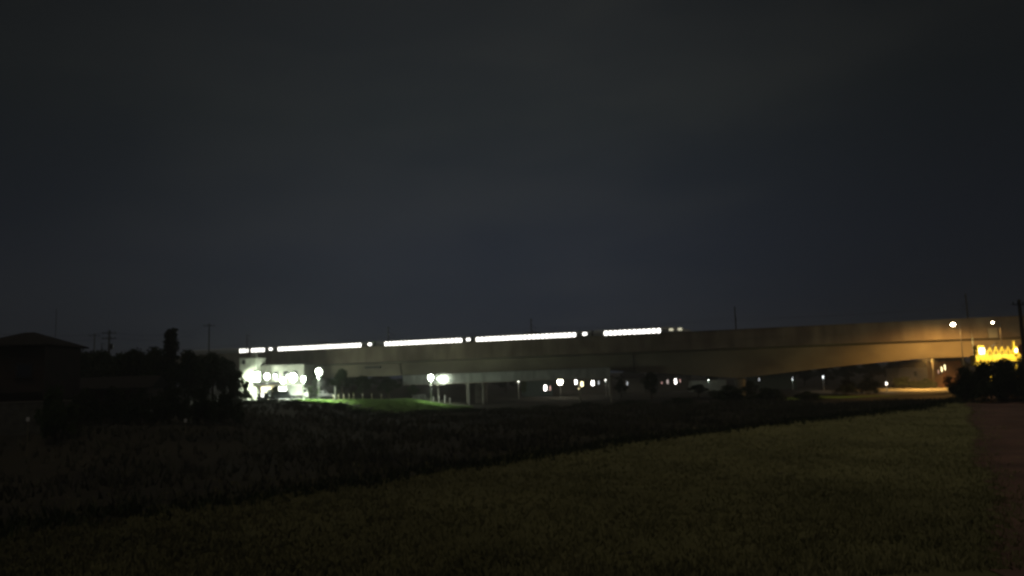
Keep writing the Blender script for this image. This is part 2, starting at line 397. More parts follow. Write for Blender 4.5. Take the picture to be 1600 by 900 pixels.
for k in range(5):
    a = joints[k] + .25; b = (joints[k + 1] - .25) if k < 4 else s_of(1093)
    g = MB()
    if k < 4: g.sweep([ring(a, 3.3, 3.95), ring(b, 3.3, 3.95)])
    else:
        L = 8.5; secs = [ring(a, 3.3, 3.95)]
        for t_ in np.linspace(0, 1, 12):
            q = math.sqrt(max(0, 1 - t_ ** 1.9)); secs.append(ring(b - L + L * t_ * .995, 3.3 * (.35 + .65 * q), .55 + 3.40 * q, .25, .42 + .25 * t_))
        g.sweep(secs)
    c = g.build('train_car', train_paint, tr, smooth=False)
    g = MB(); g.box(((a + b) / 2 - (4 if k == 4 else 0), 3.9, RZ + .42), (b - a - (12 if k == 4 else 1), 2.7, .5))
    for x_ in (a + 3, b - (9 if k == 4 else 3)):
        for q in (-1.2, 1.2):
            for w_ in (-.72, .72): g.tube((x_ + q, 3.9 + w_ - .06, RZ + .36), (x_ + q, 3.9 + w_ + .06, RZ + .36), .36, n=14)
    g.build('bogies', train_dark, c)
    yw = 3.9 - 1.655
    for p0, p1 in rows[k]:
        s0, s1 = s_of(p0), s_of(p1); n = max(1, round((s1 - s0) / 1.06)); st = (s1 - s0) / n
        for i in range(n): part('window', WM, c, (s0 + st * (i + .5), yw, WZ))
    for i, p in enumerate(doors[k]): part('door_window', WD, c, (s_of(p), yw, WZ + .1))
    if k < 4:
        g = MB(); g.sweep([ring(b, 2.7, 3.4), ring(b + .5, 2.7, 3.4)]); g.build('gangway', rubber, c)
        if k in (1, 3):
            g = MB(); xm = (a + b) / 2; g.box((xm, 3.9, RZ + 4.35), (3.4, 1.3, .3)); g.tube((xm - 1, 3.9, RZ + 4.4), (xm + .3, 3.9, RZ + 4.62), .04); g.tube((xm + .3, 3.2, RZ + 4.68), (xm + .3, 4.6, RZ + 4.68), .04); g.build('pantograph', dark_steel, c)
    else:
        for p in (1044, 1058): part('door_window', WDIM, c, (s_of(p), yw, WZ + .12))

# ------------------------------------------------------------------ footbridge with corrugated sides in front of the girder
fbz0, fbz1 = 4.85, 7.0
fb = empty('footbridge', P0, VA, 'low footbridge with pale corrugated side panels in front of the viaduct', 'footbridge')
fs0, fs1 = s_of(637), s_of(955)
def fbz(s): return .006 * (s - fs0)
g = MB(); x_ = fs0; pts = []
n = int((fs1 - fs0) / .25)
for side, yy in (('f', -1.5), ('b', .6 - .9)):
    pass
corr = MB()
for i in range(n):
    xa = fs0 + i * .25; xb = xa + .25; d0 = (.05 if i % 2 else 0); 
    corr.box(((xa + xb) / 2, -3.4 - d0, 5.98 + fbz(xa)), (.255, .05, 2.05))
corr.build('corrugated_panel', mat('corrugated_steel', (.42, .44, .42), .6, (.26, .27, .26), .9, stretch=(1, 1, .3)), fb)
g = MB(); g.sweep([[(s, -3.5, 4.75 + fbz(s)), (s, -1.6, 4.75 + fbz(s)), (s, -1.6, 4.95 + fbz(s)), (s, -3.5, 4.95 + fbz(s))] for s in (fs0, fs1)]); g.build('walkway', concrete, fb)
g = MB(); g.tube((fs0, -3.44, 7.08), (fs1, -3.44, 7.08 + fbz(fs1)), .05); g.build('handrail', steel, fb)
for p, r_ in ((688, .16), (734, .42), (757, .28), (905, .2), (952, .2)):
    s = s_of(p); g = MB(); w = on_track(s, -2.6, 0); z0 = tz(w.x, w.y) - .5
    g.tube((s, -2.6, z0), (s, -2.6, 4.74), r_, n=14); g.box((s, -2.55, 4.60), (.9, 1.7, .26)); g.build('column', concrete, fb)
# steel mast in front of the footbridge, faintly lit
w = at(733, 630, 171); z0 = tz(w.x, w.y)
ms = empty('signal_pole', (w.x, w.y, z0), 0, 'slim pale pole standing against the footbridge panels left of its column', 'pole')
h = at(730, 583, 171).z - z0
MB().tube((0, 0, 0), (0, 0, h), .13, .07).build('pole', pole_grey, ms); MB().box((0, -.15, h - 1.2), (.35, .2, .5)).build('control_box', pole_grey, ms, bevel=.02)

# ------------------------------------------------------------------ lamps
def globe_lamp(px, py, Y, rr, label, group, power, col, es, mesh_mat, wide=None, vs=1.25, gk=.05):
    p = at(px, py, Y); z0 = tz(p.x, p.y)
    o = empty('street_lamp', (p.x, p.y, z0), 0, label, 'lamp', group); H = p.z - z0
    g_ = MB(); g_.tube((0, 0, 0), (0, 0, H - rr), .09, .055, 10); g_.tube((0, 0, 0), (0, 0, .5), .14, .12, 10); g_.build('pole', pole_grey, o)
    MB().ball((0, 0, H), rr, 16, 10, vs).build('lantern', mesh_mat, o, smooth=True)
    MB().tube((0, 0, H + rr * vs * .9), (0, 0, H + rr * (vs + .3)), rr * .55, rr * .25, 12).build('cap', dark_steel, o)
    if power:
        if wide: light('lamp_light', o, (0, 0, H - rr - .15), power, col, .2, spot=wide, blend=.7); light('glow_light', o, (0, rr + .1, H), power * gk, col, .2)
        else: light('lamp_light', o, (0, -rr - .25, H - .15), power, col, .2)
    return o
GW = (.88, 1, .78)
gm_ = lamp_mat('greenish_white_lamp', GW, 60)
gm2 = lamp_mat('dim_white_lamp', (1, .95, .85), 7)
gm3 = lamp_mat('faint_lamp', (.9, .97, 1), 2.6)
gwarm = lamp_mat('warm_lamp', (1, .92, .66), 40)
grp = 'globe lamps on the lawn'
globe_lamp(498, 581, 157, .56, 'tall white globe lamp on a pole beside the lit lawn', grp, 36000, GW, 0, gm_, 126, gk=.022)
globe_lamp(673, 590, 160, .50, 'white globe lamp with a dark cap left of the footbridge', grp, 5200, GW, 0, gm_, 96, gk=.10)
G2 = 'floodlights around the car park'
globe_lamp(417, 588, 171, .55, 'white lamp right of the pale apartment block', G2, 1200, GW, 0, gm_, 130)
globe_lamp(442, 594.5, 169, .48, 'second lamp from the left among the car park lights', G2, 9000, GW, 0, gm_, 150)
globe_lamp(458, 590, 170, .78, 'third lamp from the left in front of the low building', G2, 12000, GW, 0, gm_, 150)
globe_lamp(474, 592, 160, .42, 'lamp directly above the white box truck', G2, 9000, GW, 0, gm_, 150)

# floodlight on the apartment wall
def flood(px, py, Y, label, power, col, size, mt, rot=(R(70), 0, 0), sp=None):
    p = at(px, py, Y); o = empty('floodlight', p, 0, label, 'floodlight')
    MB().box((0, 0, 0), (size * 1.25, .3, size * 1.7), 0).build('housing', dark_steel, o, bevel=.02)
    MB().box((0, -.18, 0), (size * 1.1, .05, size * 1.5)).build('lens', mt, o)
    MB().tube((0, .15, 0), (0, .9, -.1), .04).build('bracket', dark_steel, o)
    light('flood_light', o, (0, -2.2, .2), power * .8, col, .3, spot=125, rot=(R(62), 0, 0))
    return o

# ------------------------------------------------------------------ buildings
def house(name, label, cat, loc, rz, w, d, h, roof_h, wall_m, roof_m, wins, group=None, hip=True, flat=False):
    fm = dark_steel if wall_m is red_wall else pole_grey
    o = empty(name, loc, rz, label, cat, group)
    MB().box((0, 0, h / 2 - .5), (w, d, h + 1)).build('wall', wall_m, o)
    if flat:
        g_ = MB(); g_.box((0, 0, h + .12), (w + .3, d + .3, .22)); g_.build('roof', roof_m, o)
    else:
        e_ = .6; ins = d * .45 if hip else 0
        g_ = MB(); a, b = w / 2 + e_, d / 2 + e_
        g_.add([(-a, -b, h + .05), (a, -b, h + .05), (a, b, h + .05), (-a, b, h + .05), (-a, -b, h + .2), (a, -b, h + .2), (a, b, h + .2), (-a, b, h + .2), (-a + ins, 0, h + roof_h), (a - ins, 0, h + roof_h)],
              [(0, 3, 2, 1), (0, 1, 5, 4), (1, 2, 6, 5), (2, 3, 7, 6), (3, 0, 4, 7), (4, 5, 9, 8), (6, 7, 8, 9), (5, 6, 9), (7, 4, 8)])
        g_.build('roof', roof_m, o)
    for (x_, z_, ww, hh, m_) in wins:
        f = MB().box((x_, -d / 2 - .03, z_), (ww + .16, .10, hh + .16)).build('window', fm, o)
        MB().box((x_, -d / 2 - .09, z_), (ww, .03, hh)).build('pane', m_, f)
        MB().box((x_, -d / 2 - .12, z_ - hh / 2 - .1), (ww + .3, .16, .06)).build('sill', fm, f)
    return o
def ground_pt(px, Y): x_ = horiz(px, Y); return Vector((x_, Y, tz(x_, Y)))
# apartment block (two stepped volumes)
def hz(px, py, Y): p = at(px, py, Y); return p.z - tz(p.x, p.y)
p = ground_pt(395, 178); H = hz(395, 561, 178)
ap = house('apartment_block', 'narrow pale apartment block lit greenish white by a floodlight', 'building', p, R(-6), 3.9, 5, H, 0, plaster, plaster2, [(-1.0, 8.6, .7, .9, glass)], flat=True)
MB().box((-2.35, .6, H / 2 + .6), (1.1, 3.4, H - 1.6)).build('stair_tower', plaster2, ap)
MB().box((.3, 0, H + .8), (1.2, 1.2, 1.1)).build('water_tank', plaster2, ap)
flood(401, 589, 173.6, 'wall floodlight glaring white on the pale apartment block', 11000, GW, 1.3, gm_)
p = ground_pt(446, 181); H = hz(446, 570.5, 181)
wins = [(x_, z_, 1.25, 1.7, glass) for x_ in (-3.2, -.9, 1.5, 3.6) for z_ in (H - 2.3, 1.9)]
lb_ = house('clinic_building', 'low two storey grey building with dark windows behind the car park lights', 'building', p, R(-4), 11.2, 7, H, 0, plaster2, tile, wins, flat=True)
MB().box((-1, -4.3, 3.1), (9.5, 1.8, .18)).build('canopy', plaster, lb_)
for x_ in (-5.2, 3.2): MB().tube((x_, -5.0, -.3), (x_, -5.0, 3.0), .07).build('canopy_post', steel, lb_)
MB().box((5.0, -3.62, 1.1), (1.0, .1, 2.2)).build('door', dark_steel, lb_)
sf = MB().box((1.6, -3.56, 1.6), (5.0, .12, 2.3)).build('glare_panel', pole_grey, lb_)  # added glowing panes that merge the lamps into one white glare
for k_ in range(4): MB().box((-.2 + k_ * 1.2, -3.64, 1.6), (1.08, .04, 2.0)).build('glare_pane', lamp_mat('glare_light', (.95, 1, .85), 6), sf)
p = ground_pt(421, 175.5)
house('annex', 'small beige shed at the foot of the grey building', 'shed', p, 0, 3.0, 2.0, 3.2, .6, mat('beige_wall', (.55, .45, .32), .85), tile, [(.3, 1.7, .8, .8, glass)], hip=False)

# tiled house at the far left
p = ground_pt(44, 82); p.z = 2.4
H = at(48, 543, 80).z - p.z
hs = house('tiled_house', 'large dark house with a hipped tile roof at the left edge', 'house', p, R(6), 7.0, 8, H, at(48, 517, 80).z - p.z - H, red_wall, tile,
      [(-1.8, 6.0, 1.6, 1.2, glass), (1.6, 6.0, 1.4, 1.2, glass), (-1.5, 1.9, 1.8, 1.5, glass), (1.8, 1.9, 1.2, 1.5, glass)])
MB().box((.0, -4.7, 3.7), (6.6, 1.4, .16)).build('lower_eave', tile, hs)
MB().tube((2.6, 0, H + 1), (2.6, 0, H + 4.2), .03).build('aerial', dark_steel, hs)
p = ground_pt(28, 71)
bw = empty('garden_wall', p, R(4), 'pale concrete block wall in front of the dark tiled house', 'wall')
zt = at(28, 629, 71).z - p.z
MB().box((0, 0, zt / 2 - .4), (9.5, .18, zt + .8)).build('blockwork', block, bw); MB().box((0, 0, zt + .04), (9.6, .26, .08)).build('coping', concrete, bw)
p = ground_pt(170, 95)
house('farm_shed', 'long low dark shed behind the hedge left of the conifer', 'shed', p, R(8), 11, 6, 3.6, 1.6, red_wall, tile, [(-2, 1.8, 1.2, 1, glass), (2, 1.8, 1.2, 1, glass)], hip=False)

# far houses seen beneath the viaduct
lw = lamp_mat('lit_window_white', (1, .95, .88), 9); lwy = lamp_mat('lit_window_yellow', (1, .85, .45), 5); lwr = lamp_mat('lit_window_pink', (1, .55, .5), .8)
lwd = lamp_mat('lit_window_dim', (.9, .95, 1), .9)
def far_house(px, Y, w, h, rh, label, wins, wm=far_wall, hip=True, rz=0):
    return house('far_house', label, 'house', ground_pt(px, Y), rz, w, 7, h, rh, wm, tile, wins, 'houses beyond the viaduct', hip)
def wl(px0, px, py, Y, w, h, m_):   # window spec from picture position, for a wall at depth Y-3.5
    a = at(px, py, Y - 3.5); b = ground_pt(px0, Y); return (a.x - b.x, a.z - b.z, w, h, m_)
far_house(838, 232, 9, 4.6, 2.0, 'dark house beyond the viaduct with a bright doorway, right of the green lit tree', [wl(838, 852, 606, 232, .7, 1.5, lw), wl(838, 859.5, 606.5, 232, .35, 1.3, lwr)], mat('bluish_wall', (.10, .15, .15), .8))
far_house(915, 240, 15, 4.8, 2.0, 'long dark house beyond the viaduct with yellow and white lit windows', [wl(915, 909, 600, 240, .8, 1.4, lwy), wl(915, 900, 597, 240, .7, 1.2, lw), wl(915, 926, 598.5, 240, .8, 1.4, lw), wl(915, 935.5, 598, 240, .3, 1.0, lwd), wl(915, 905, 607, 240, .3, .9, lwy)])
far_house(988, 236, 6, 4.2, 1.6, 'small house beyond the viaduct with a faint grey shuttered front', [wl(988, 980, 599, 236, .25, 1.1, lwd)], hip=False)
far_house(1050, 240, 10, 4.8, 1.9, 'dark house beyond the viaduct with pinkish and white slit windows', [wl(1050, 1043, 596.5, 240, .5, 1.2, mat('lit_window_rose', (.8, .8, .8), .5, emit=(1, .8, .74), es=.6)), wl(1050, 1055.5, 596, 240, .5, 1.4, lw), wl(1050, 1062.5, 595, 240, .25, .9, lwr), wl(1050, 1034, 598, 240, .25, .6, lwr)])
far_house(1205, 228, 12, 4.6, 1.9, 'long dim house beyond the viaduct right of the thick pier', [wl(1205, 1186, 593, 228, .2, .8, lwd), wl(1205, 1238, 592, 228, .2, 1.0, lwd)], mat('greenish_wall', (.12, .16, .13), .8))
far_house(1420, 215, 9, 5.0, 2.0, 'pale house in orange light beyond the road at right', [wl(1420, 1430, 584, 215, .9, 1.4, glass)], mat('cream_wall', (.5, .42, .3), .8))
far_house(1476, 200, 5, 6.4, 1.4, 'tall reddish brown house edge beside the dark bushes at right', [wl(1476, 1471, 577, 200, .18, 1.2, lwy), wl(1476, 1476, 574, 200, .18, 1.3, lwy), wl(1476, 1466, 581, 200, .15, .8, lwr)], mat('brick_wall', (.33, .17, .11), .85, (.2, .1, .07), 2), hip=False)
# low pale wall catching light far behind
p = ground_pt(1105, 225); w_ = empty('boundary_wall', p, 0, 'low pale boundary wall faintly lit beyond the viaduct left of the thick pier', 'wall')
MB().box((0, 0, 1.5), (11, .2, 3.2)).build('blockwork', plaster2, w_); MB().box((0, 0, 3.15), (11.1, .3, .1)).build('coping', concrete, w_)
globe_lamp(1107, 594, 221, .10, 'tiny dim lamp over the low boundary wall', 'small far lamps', 60, (.8, 1, .9), 0, gm2)

# far lamps
FL = 'small far lamps'
globe_lamp(810, 595, 214, .30, 'small white lamp shining on a green tree beyond the viaduct', FL, 90, (1, 1, .8), 0, gm2)
globe_lamp(875, 596, 206, .70, 'large round warm white lamp at the centre beyond the viaduct', FL, 70, (1, .92, .66), 0, gwarm)
globe_lamp(951, 589, 212, .09, 'thin high lamp right of the long dark house', FL, 30, (.9, 1, .9), 0, gm2, vs=3)
globe_lamp(946, 594, 209, .09, 'slightly lower thin lamp right of the long dark house', FL, 30, (.9, 1, .9), 0, gm2, vs=3)
globe_lamp(1286, 589, 205, .13, 'single small white lamp under the right part of the viaduct', FL, 40, (.9, 1, 1), 0, gm3, vs=3)
globe_lamp(1385, 599, 176, .16, 'small warm lamp at the left end of the lit road', FL, 90, (1, .8, .5), 0, gm3, vs=2.4)
globe_lamp(1455, 574, 207, .16, 'small bluish lamp between the pale house and the brown house', FL, 40, (.7, .9, 1), 0, lamp_mat('bluish_lamp', (.6, .85, 1), 3))
globe_lamp(1238, 593, 210, .07, 'very faint lamp in front of the long dim house', FL, 15, (.8, 1, .9), 0, gm3, vs=3)

# footbridge lamp, overexposing its panels
p = on_track(s_of(699), -4.35, 6.0)
o = empty('bridge_lamp', p, VA, 'glaring white lamp mounted on the footbridge side', 'lamp')
MB().box((0, 0, 0), (1.9, .22, .42)).build('diffuser', gm_, o, bevel=.04); MB().box((0, 0, .27), (2.1, .34, .10)).build('hood', dark_steel, o); MB().tube((0, .1, .1), (0, .92, .1), .04).build('arm', dark_steel, o)
light('lamp_light', o, (0, -.6, .35), 80, (1, .93, .68), .3)
light('lamp_light', o, (0, .35, -.32), 110, (.82, 1, .88), .1)

# sodium lamps by the right part of the viaduct
SOD = (1, .50, .11)
sod_m = lamp_mat('sodium_lamp', (1, .82, .55), 45)
def road_lamp(px, py, Y, label, power, arm=1.2, rr=.28, spot=150, tilt=0):
    p_ = at(px, py, Y); z0 = tz(p_.x, p_.y)
    o_ = empty('road_lamp', (p_.x + arm, p_.y, z0), 0, label, 'lamp', 'tall orange road lamps'); H_ = p_.z - z0
    g_ = MB(); g_.tube((0, 0, 0), (0, 0, H_ - .3), .11, .07); g_.tube((0, 0, H_ - .3), (-arm * .7, 0, H_ + .15), .05); g_.build('pole', dark_steel, o_)
    MB().box((-arm, 0, H_ + .2), (.9, .36, .16)).build('head', dark_steel, o_, bevel=.04)
    MB().ball((-arm, 0, H_ + .02), rr, 14, 8, .8).build('bulb', sod_m, o_, smooth=True)
    light('lamp_light', o_, (-arm, .25, H_ - .45), power, SOD, .2, spot=spot, blend=.6, rot=(R(tilt), 0, 0))
    return o_
road_lamp(1489, 507, 139, 'left and brighter of two tall warm lamps near the yellow platform', 7600, rr=.36, spot=152, tilt=24)
road_lamp(1551, 504, 135, 'right and smaller of two tall warm lamps above the yellow platform', 4200, rr=.19, spot=152, tilt=24)
road_lamp(1448, 556, 184, 'orange road lamp half hidden behind the viaduct over the lit road', 22000, rr=.15, spot=165)

# ------------------------------------------------------------------ yellow platform
YY = 126
pa = at(1521, 566, YY); pb = at(1591, 566, YY); zb = pa.z; zg = tz(pa.x + 3, YY)
Wd = pb.x - pa.x
yp = empty('work_platform', (pa.x, YY, zg), 0, 'bright yellow steel work platform with a zigzag railing above the dark bushes', 'platform')
b0 = zb - zg
g = MB(); g.box((Wd / 2, 0, b0 + .55), (Wd, 1.6, 1.1)); 
for i in range(9): g.box((.6 + i * (Wd - 1.2) / 8, -.82, b0 + .55), (.08, .06, 1.08))
g.build('side_panel', yellow, yp)
g = MB()
g.tube((0, -.8, b0 + 1.75), (Wd, -.8, b0 + 1.75), .045); g.tube((0, -.8, b0 + 1.35), (Wd, -.8, b0 + 1.35), .04)
for i in range(6):
    x0 = .9 + i * (Wd - 1.4) / 6; x1 = x0 + (Wd - 1.4) / 12; x2 = x0 + (Wd - 1.4) / 6
    g.tube((x0, -.8, b0 + 1.12), (x1, -.8, b0 + 2.35), .06); g.tube((x1, -.8, b0 + 2.35), (x1 + .35, -.8, b0 + 1.12), .06)
g.build('zigzag_railing', yellow, yp)
g = MB(); g.box((.9, -.3, b0 + 1.6), (1.1, 1.2, 2.1)); g.build('control_cabin', yellow, yp, bevel=.05)
g = MB(); g.box((Wd - .7, -.3, b0 + 1.5), (.7, 1.0, 1.7)); g.box((Wd - .1, -.3, b0 + 1.3), (.5, .8, .5)); g.box((Wd - .7, -.3, b0 + 2.8), (.25, .4, .9)); g.build('motor_box', yellow, yp, bevel=.04)
g = MB(); g.tube((.15, 0, b0), (.15, 0, b0 + 5.2), .09, .05); g.build('mast', mat('pale_mast', (.6, .5, .3), .6), yp)
g = MB(); g.box((.6, -.9, b0 - .35), (2.6, .9, .5)); g.build('lower_step', yellow, yp)
for x_ in (.4, Wd * .35, Wd * .68, Wd - .4): MB().box((x_, 0, b0 / 2 - .3), (.22, .22, b0 + .58)).build('leg', yellow, yp)
light('work_light', yp, (1.4, -4.2, b0 + 2.4), 2100, (1, .84, .42), .3, spot=110, rot=(R(72), 0, 0))
light('work_light', yp, (Wd - 1.6, -3.8, b0 + 2.3), 1400, (1, .84, .42), .3, spot=110, rot=(R(72), 0, 0))
for x_, y_, z_ in ((1.4, -4.2, b0 + 2.75), (Wd - 1.0, -3.8, b0 + 2.65)):
    g = MB(); g.tube((x_, -.8, b0 + 1.75), (x_, y_, z_ + .1), .03); g.box((x_, y_, z_ + .1), (.5, .3, .12)); g.build('lamp_arm', dark_steel, yp)
wl_m = lamp_mat('work_lamp', (1, .93, .55), 6)
MB().box((.95, -.96, b0 + 1.75), (.8, .1, .9)).build('work_lamp', wl_m, yp)
MB().box((Wd - .7, -.86, b0 + 1.7), (.35, .1, .6)).build('work_lamp', wl_m, yp)
# pinkish sign at the frame edge
p = at(1598, 546, 120); zg2 = tz(p.x, p.y)
sg = empty('round_sign', (p.x, p.y, zg2), 0, 'round pinkish sign board at the right edge of the view', 'sign')
MB().tube((0, 0, 0), (0, 0, p.z - zg2), .06).build('post', steel, sg); MB().tube((0, -.12, p.z - zg2), (0, -.07, p.z - zg2), .85, n=24).build('board', mat('pink_board', (.75, .3, .22), .6), sg)

# ------------------------------------------------------------------ utility poles
def upole(px, ytop, Y, label, arms=2, r0=.17):
    p_ = at(px, ytop, Y); z0 = tz(p_.x, p_.y); H_ = p_.z - z0
    o_ = empty('utility_pole', (p_.x, p_.y, z0), R(15), label, 'pole', 'utility poles')
    MB().tube((0, 0, -.3), (0, 0, H_), r0, r0 * .6, 12).build('pole', mat('pole_concrete', (.10, .10, .09), .9), o_)
    g_ = MB()
    for i in range(arms): g_.box((0, -.12, H_ - .5 - .8 * i), (2.0, .09, .09))
    if arms: g_.build('crossarm', dark_steel, o_)
    g_ = MB()
    for i in range(arms):
        for x_ in (-.85, -.3, .3, .85): g_.tube((x_, -.12, H_ - .46 - .8 * i), (x_, -.12, H_ - .22 - .8 * i), .05)
    if arms: g_.build('insulator', rubber, o_)
    if arms > 1: MB().tube((.35, 0, H_ - 2.9), (.35, 0, H_ - 2.1), .22, n=12).build('transformer', dark_steel, o_)
    return o_
u1 = upole(171, 516, 118, 'utility pole with two crossarms above the trees left of the conifer', 2, .2)
u2 = upole(148, 521, 150, 'more distant utility pole just left of the two crossarm pole', 1)
u3 = upole(327, 505, 140, 'tall thin utility pole right of the conifer', 1, .16)
u4 = upole(1592, 468, 74, 'thick dark utility pole at the right edge in front of the yellow platform', 1, .24)
def wire(a, b, sag, label):
    o_ = bpy.data.objects.new('power_line', None); COL.objects.link(o_); o_.location = a; tag(o_, label, 'wire')
    for k_, dz_ in enumerate((0, -.8)):
        g_ = MB(); pr = None; d_ = b - a
        for i in range(13):
            f_ = i / 12; q = d_ * f_ + Vector((0, 0, dz_ - 4 * sag * f_ * (1 - f_)))
            if pr is not None: g_.tube(pr, q, .018, n=4)
            pr = q
        g_.build('cable', rubber, o_)
wire(at(171, 519, 118), at(327, 509, 140), 1.0, 'sagging cables between the poles either side of the conifer')
wire(at(-120, 505, 90), at(171, 519, 118), 1.0, 'cables running left from the two crossarm pole over the house')

# ------------------------------------------------------------------ trees and shrubs
def leaf_mesh(name, m_, centers, nleaf, size, rad, seed):
    rg_ = np.random.default_rng(seed); C = np.array([c[:3] for c in centers]); Rr = np.array([c[3] for c in centers])
    idx = rg_.integers(0, len(C), nleaf); d_ = rg_.normal(0, 1, (nleaf, 3)); d_ /= np.linalg.norm(d_, axis=1)[:, None]
    rr_ = Rr[idx] * rg_.random(nleaf) ** .45; P = C[idx] + d_ * rr_[:, None]
    u_ = rg_.normal(0, 1, (nleaf, 3)); u_ /= np.linalg.norm(u_, axis=1)[:, None]
    v_ = np.cross(u_, rg_.normal(0, 1, (nleaf, 3))); v_ /= np.linalg.norm(v_, axis=1)[:, None]
    sz = (size * rg_.uniform(.6, 1.3, nleaf))[:, None]
    V = np.stack([P - u_ * sz, P + v_ * sz * .5, P + u_ * sz, P - v_ * sz * .5], 1).reshape(-1, 3)
    F = np.arange(4 * nleaf).reshape(-1, 4)
    me = bpy.data.meshes.new(name); me.from_pydata(V.tolist(), [], F.tolist()); me.materials.append(m_); return me
def broad(seed, m_, n=5200):       # 8 m tall, crown 6 m wide
    rn = random.Random(seed); cs = []
    for i in range(26):
        a = rn.uniform(0, 6.28); t_ = rn.random(); z = 2.6 + 4.6 * t_; rmax = 2.6 * math.sin(math.pi * (.18 + .72 * t_)) ; r_ = rmax * rn.uniform(.3, 1)
        cs.append((r_ * math.cos(a), r_ * math.sin(a), z, rn.uniform(.55, 1.05)))
    cs += [(0, 0, 7.2, .8), (.8, .3, 6.9, .8), (-.9, -.2, 6.8, .85)]
    tr_ = MB(); tr_.tube((0, 0, -.4), (.1, .05, 2.2), .22, .16); tr_.tube((.1, .05, 2.2), (0, 0, 6.2), .16, .04)
    for c in cs[:9]: tr_.tube((.08, .04, 2.0 + (c[2] - 2.6) * .45), c[:3], .08, .025, 6)
    return tr_.mesh('trunk', bark), leaf_mesh('crown', m_, cs, n, .20, 1, seed)
def conifer(seed, m_):             # 12 m tall, 2.4 m wide
    rn = random.Random(seed); cs = []
    for i in range(44):
        t_ = i / 43; z = 1.2 + 10.6 * t_; a = i * 2.4; r_ = .75 * (1 - t_ * .35) * rn.uniform(.4, 1.0)
        cs.append((r_ * math.cos(a), r_ * math.sin(a), z, rn.uniform(.35, .62) * (1 - .5 * max(0, t_ - .85) / .15)))
    tr_ = MB(); tr_.tube((0, 0, -.4), (0, 0, 11.8), .2, .03)
    return tr_.mesh('trunk', bark), leaf_mesh('crown', m_, cs, 5200, .17, 1, seed)
def shrub(seed, m_, n=4200):       # 2 m tall, 3 m wide, full to the ground
    rn = random.Random(seed); cs = []
    for i in range(30):
        a = rn.uniform(0, 6.28); r_ = 1.2 * math.sqrt(rn.random()); top = 1.72 * math.sqrt(max(.05, 1 - (r_ / 1.5) ** 2))
        cs.append((r_ * math.cos(a), r_ * math.sin(a), rn.uniform(.25, 1) * top, rn.uniform(.26, .45)))
    cs.append((.1, 0, 1.65, .36)); cs.append((-.35, .1, 1.6, .34))
    tr_ = MB()
    for c in cs[:6]: tr_.tube((0, 0, -.2), c[:3], .04, .012, 5)
    return tr_.mesh('stems', bark), leaf_mesh('foliage', m_, cs, n, .085, 1, seed)
BR = [broad(11, leaf_b), broad(12, leaf_b), broad(13, leaf_a)]
CO = conifer(21, leaf_c); SH = [shrub(31, leaf_b), shrub(32, leaf_b), shrub(33, leaf_a)]
rt = random.Random(99)
def tree(px, ytop, Y, wpx, kind, label, group=None, v=0):
    p_ = at(px, ytop, Y); z0 = tz(p_.x, p_.y); H_ = max(p_.z - z0, .8); W_ = wpx * Y / FPX
    base = {'b': (8.1, 6.2, 'broadleaf_tree', 'tree'), 'c': (12.2, 2.3, 'conifer', 'tree'), 's': (2.0, 3.1, 'shrub', 'shrub')}[kind]
    ms = {'b': BR, 'c': [CO], 's': SH}[kind]; me = ms[v % len(ms)]
    o_ = empty(base[2], (p_.x, p_.y, z0), rt.uniform(0, 6.28), label, base[3], group)
    o_.scale = (W_ / base[1], W_ / base[1], H_ / base[0])
    nm = ('stems', 'foliage') if kind == 's' else ('trunk', 'crown')
    part(nm[0], me[0], o_); part(nm[1], me[1], o_); return o_
GL = 'dark trees on the left skyline'
tree(118, 539, 100, 76, 'b', 'dark broad tree touching the right side of the tiled house', GL, 0)
tree(160, 544, 112, 76, 'b', 'dark tree under the two crossarm utility pole', GL, 1)
tree(205, 543, 104, 78, 'b', 'dark rounded tree midway between the utility pole and the conifer', GL, 0)
tree(243, 539, 110, 60, 'b', 'dark tree hugging the left side of the conifer', GL, 1)
tree(267, 511, 108, 38, 'c', 'tall narrow dark conifer rising above the left tree line', None)
tree(296, 544, 106, 66, 'b', 'dark tree hugging the right side of the conifer', GL, 1)
tree(334, 549, 118, 66, 'b', 'dark tree left of the apartment block, below the train tail', GL, 0)
tree(368, 578, 130, 44, 'b', 'lower dark tree overlapping the left corner of the apartment block', GL, 1)
tree(140, 547, 122, 60, 'b', 'dark tree just right of the tiled house roof, behind its neighbours', GL, 1)
tree(184, 550, 124, 60, 'b', 'far dark tree directly right of the utility pole', GL, 0)
tree(224, 549, 126, 60, 'b', 'far dark tree second left from the conifer', GL, 1)
tree(314, 553, 128, 56, 'b', 'far dark tree under the tall thin utility pole', GL, 1)
tree(352, 557, 136, 52, 'b', 'far dark tree directly below the train tail', GL, 0)
tree(90, 600, 68, 70, 's', 'greenish shrub at the right end of the garden wall', None, 2)
GH = 'shrubs of the dark left hedge'
for i, (px, yt, Y, lb) in enumerate([(132, 606, 82, 'dark hedge shrub just right of the greenish shrub'), (176, 602, 84, 'second dark hedge shrub in front of the farm shed'), (222, 606, 83, 'dark hedge shrub under the gap left of the conifer'),
        (268, 603, 86, 'dark hedge shrub directly below the conifer'), (312, 606, 88, 'dark hedge shrub between conifer and apartment block'), (352, 610, 92, 'rightmost shrub of the dark left hedge')]):
    tree(px, yt, Y, 62, 's', lb, GH, i % 2)
GN = 'trees near the viaduct foot'
tree(487, 575, 184, 26, 'b', 'dark green tree just behind the tall globe lamp', GN, 2)
tree(535, 575, 176, 38, 'b', 'dark tree on the bank right of the tall globe lamp', GN, 0)
tree(566, 586, 178, 36, 'b', 'lower dark tree at the middle of the bank', GN, 1)
tree(608, 592, 179, 40, 'b', 'low dark tree midway between the two globe lamps', GN, 0)
tree(645, 600, 174, 26, 'b', 'small dark tree just left of the capped globe lamp', GN, 1)
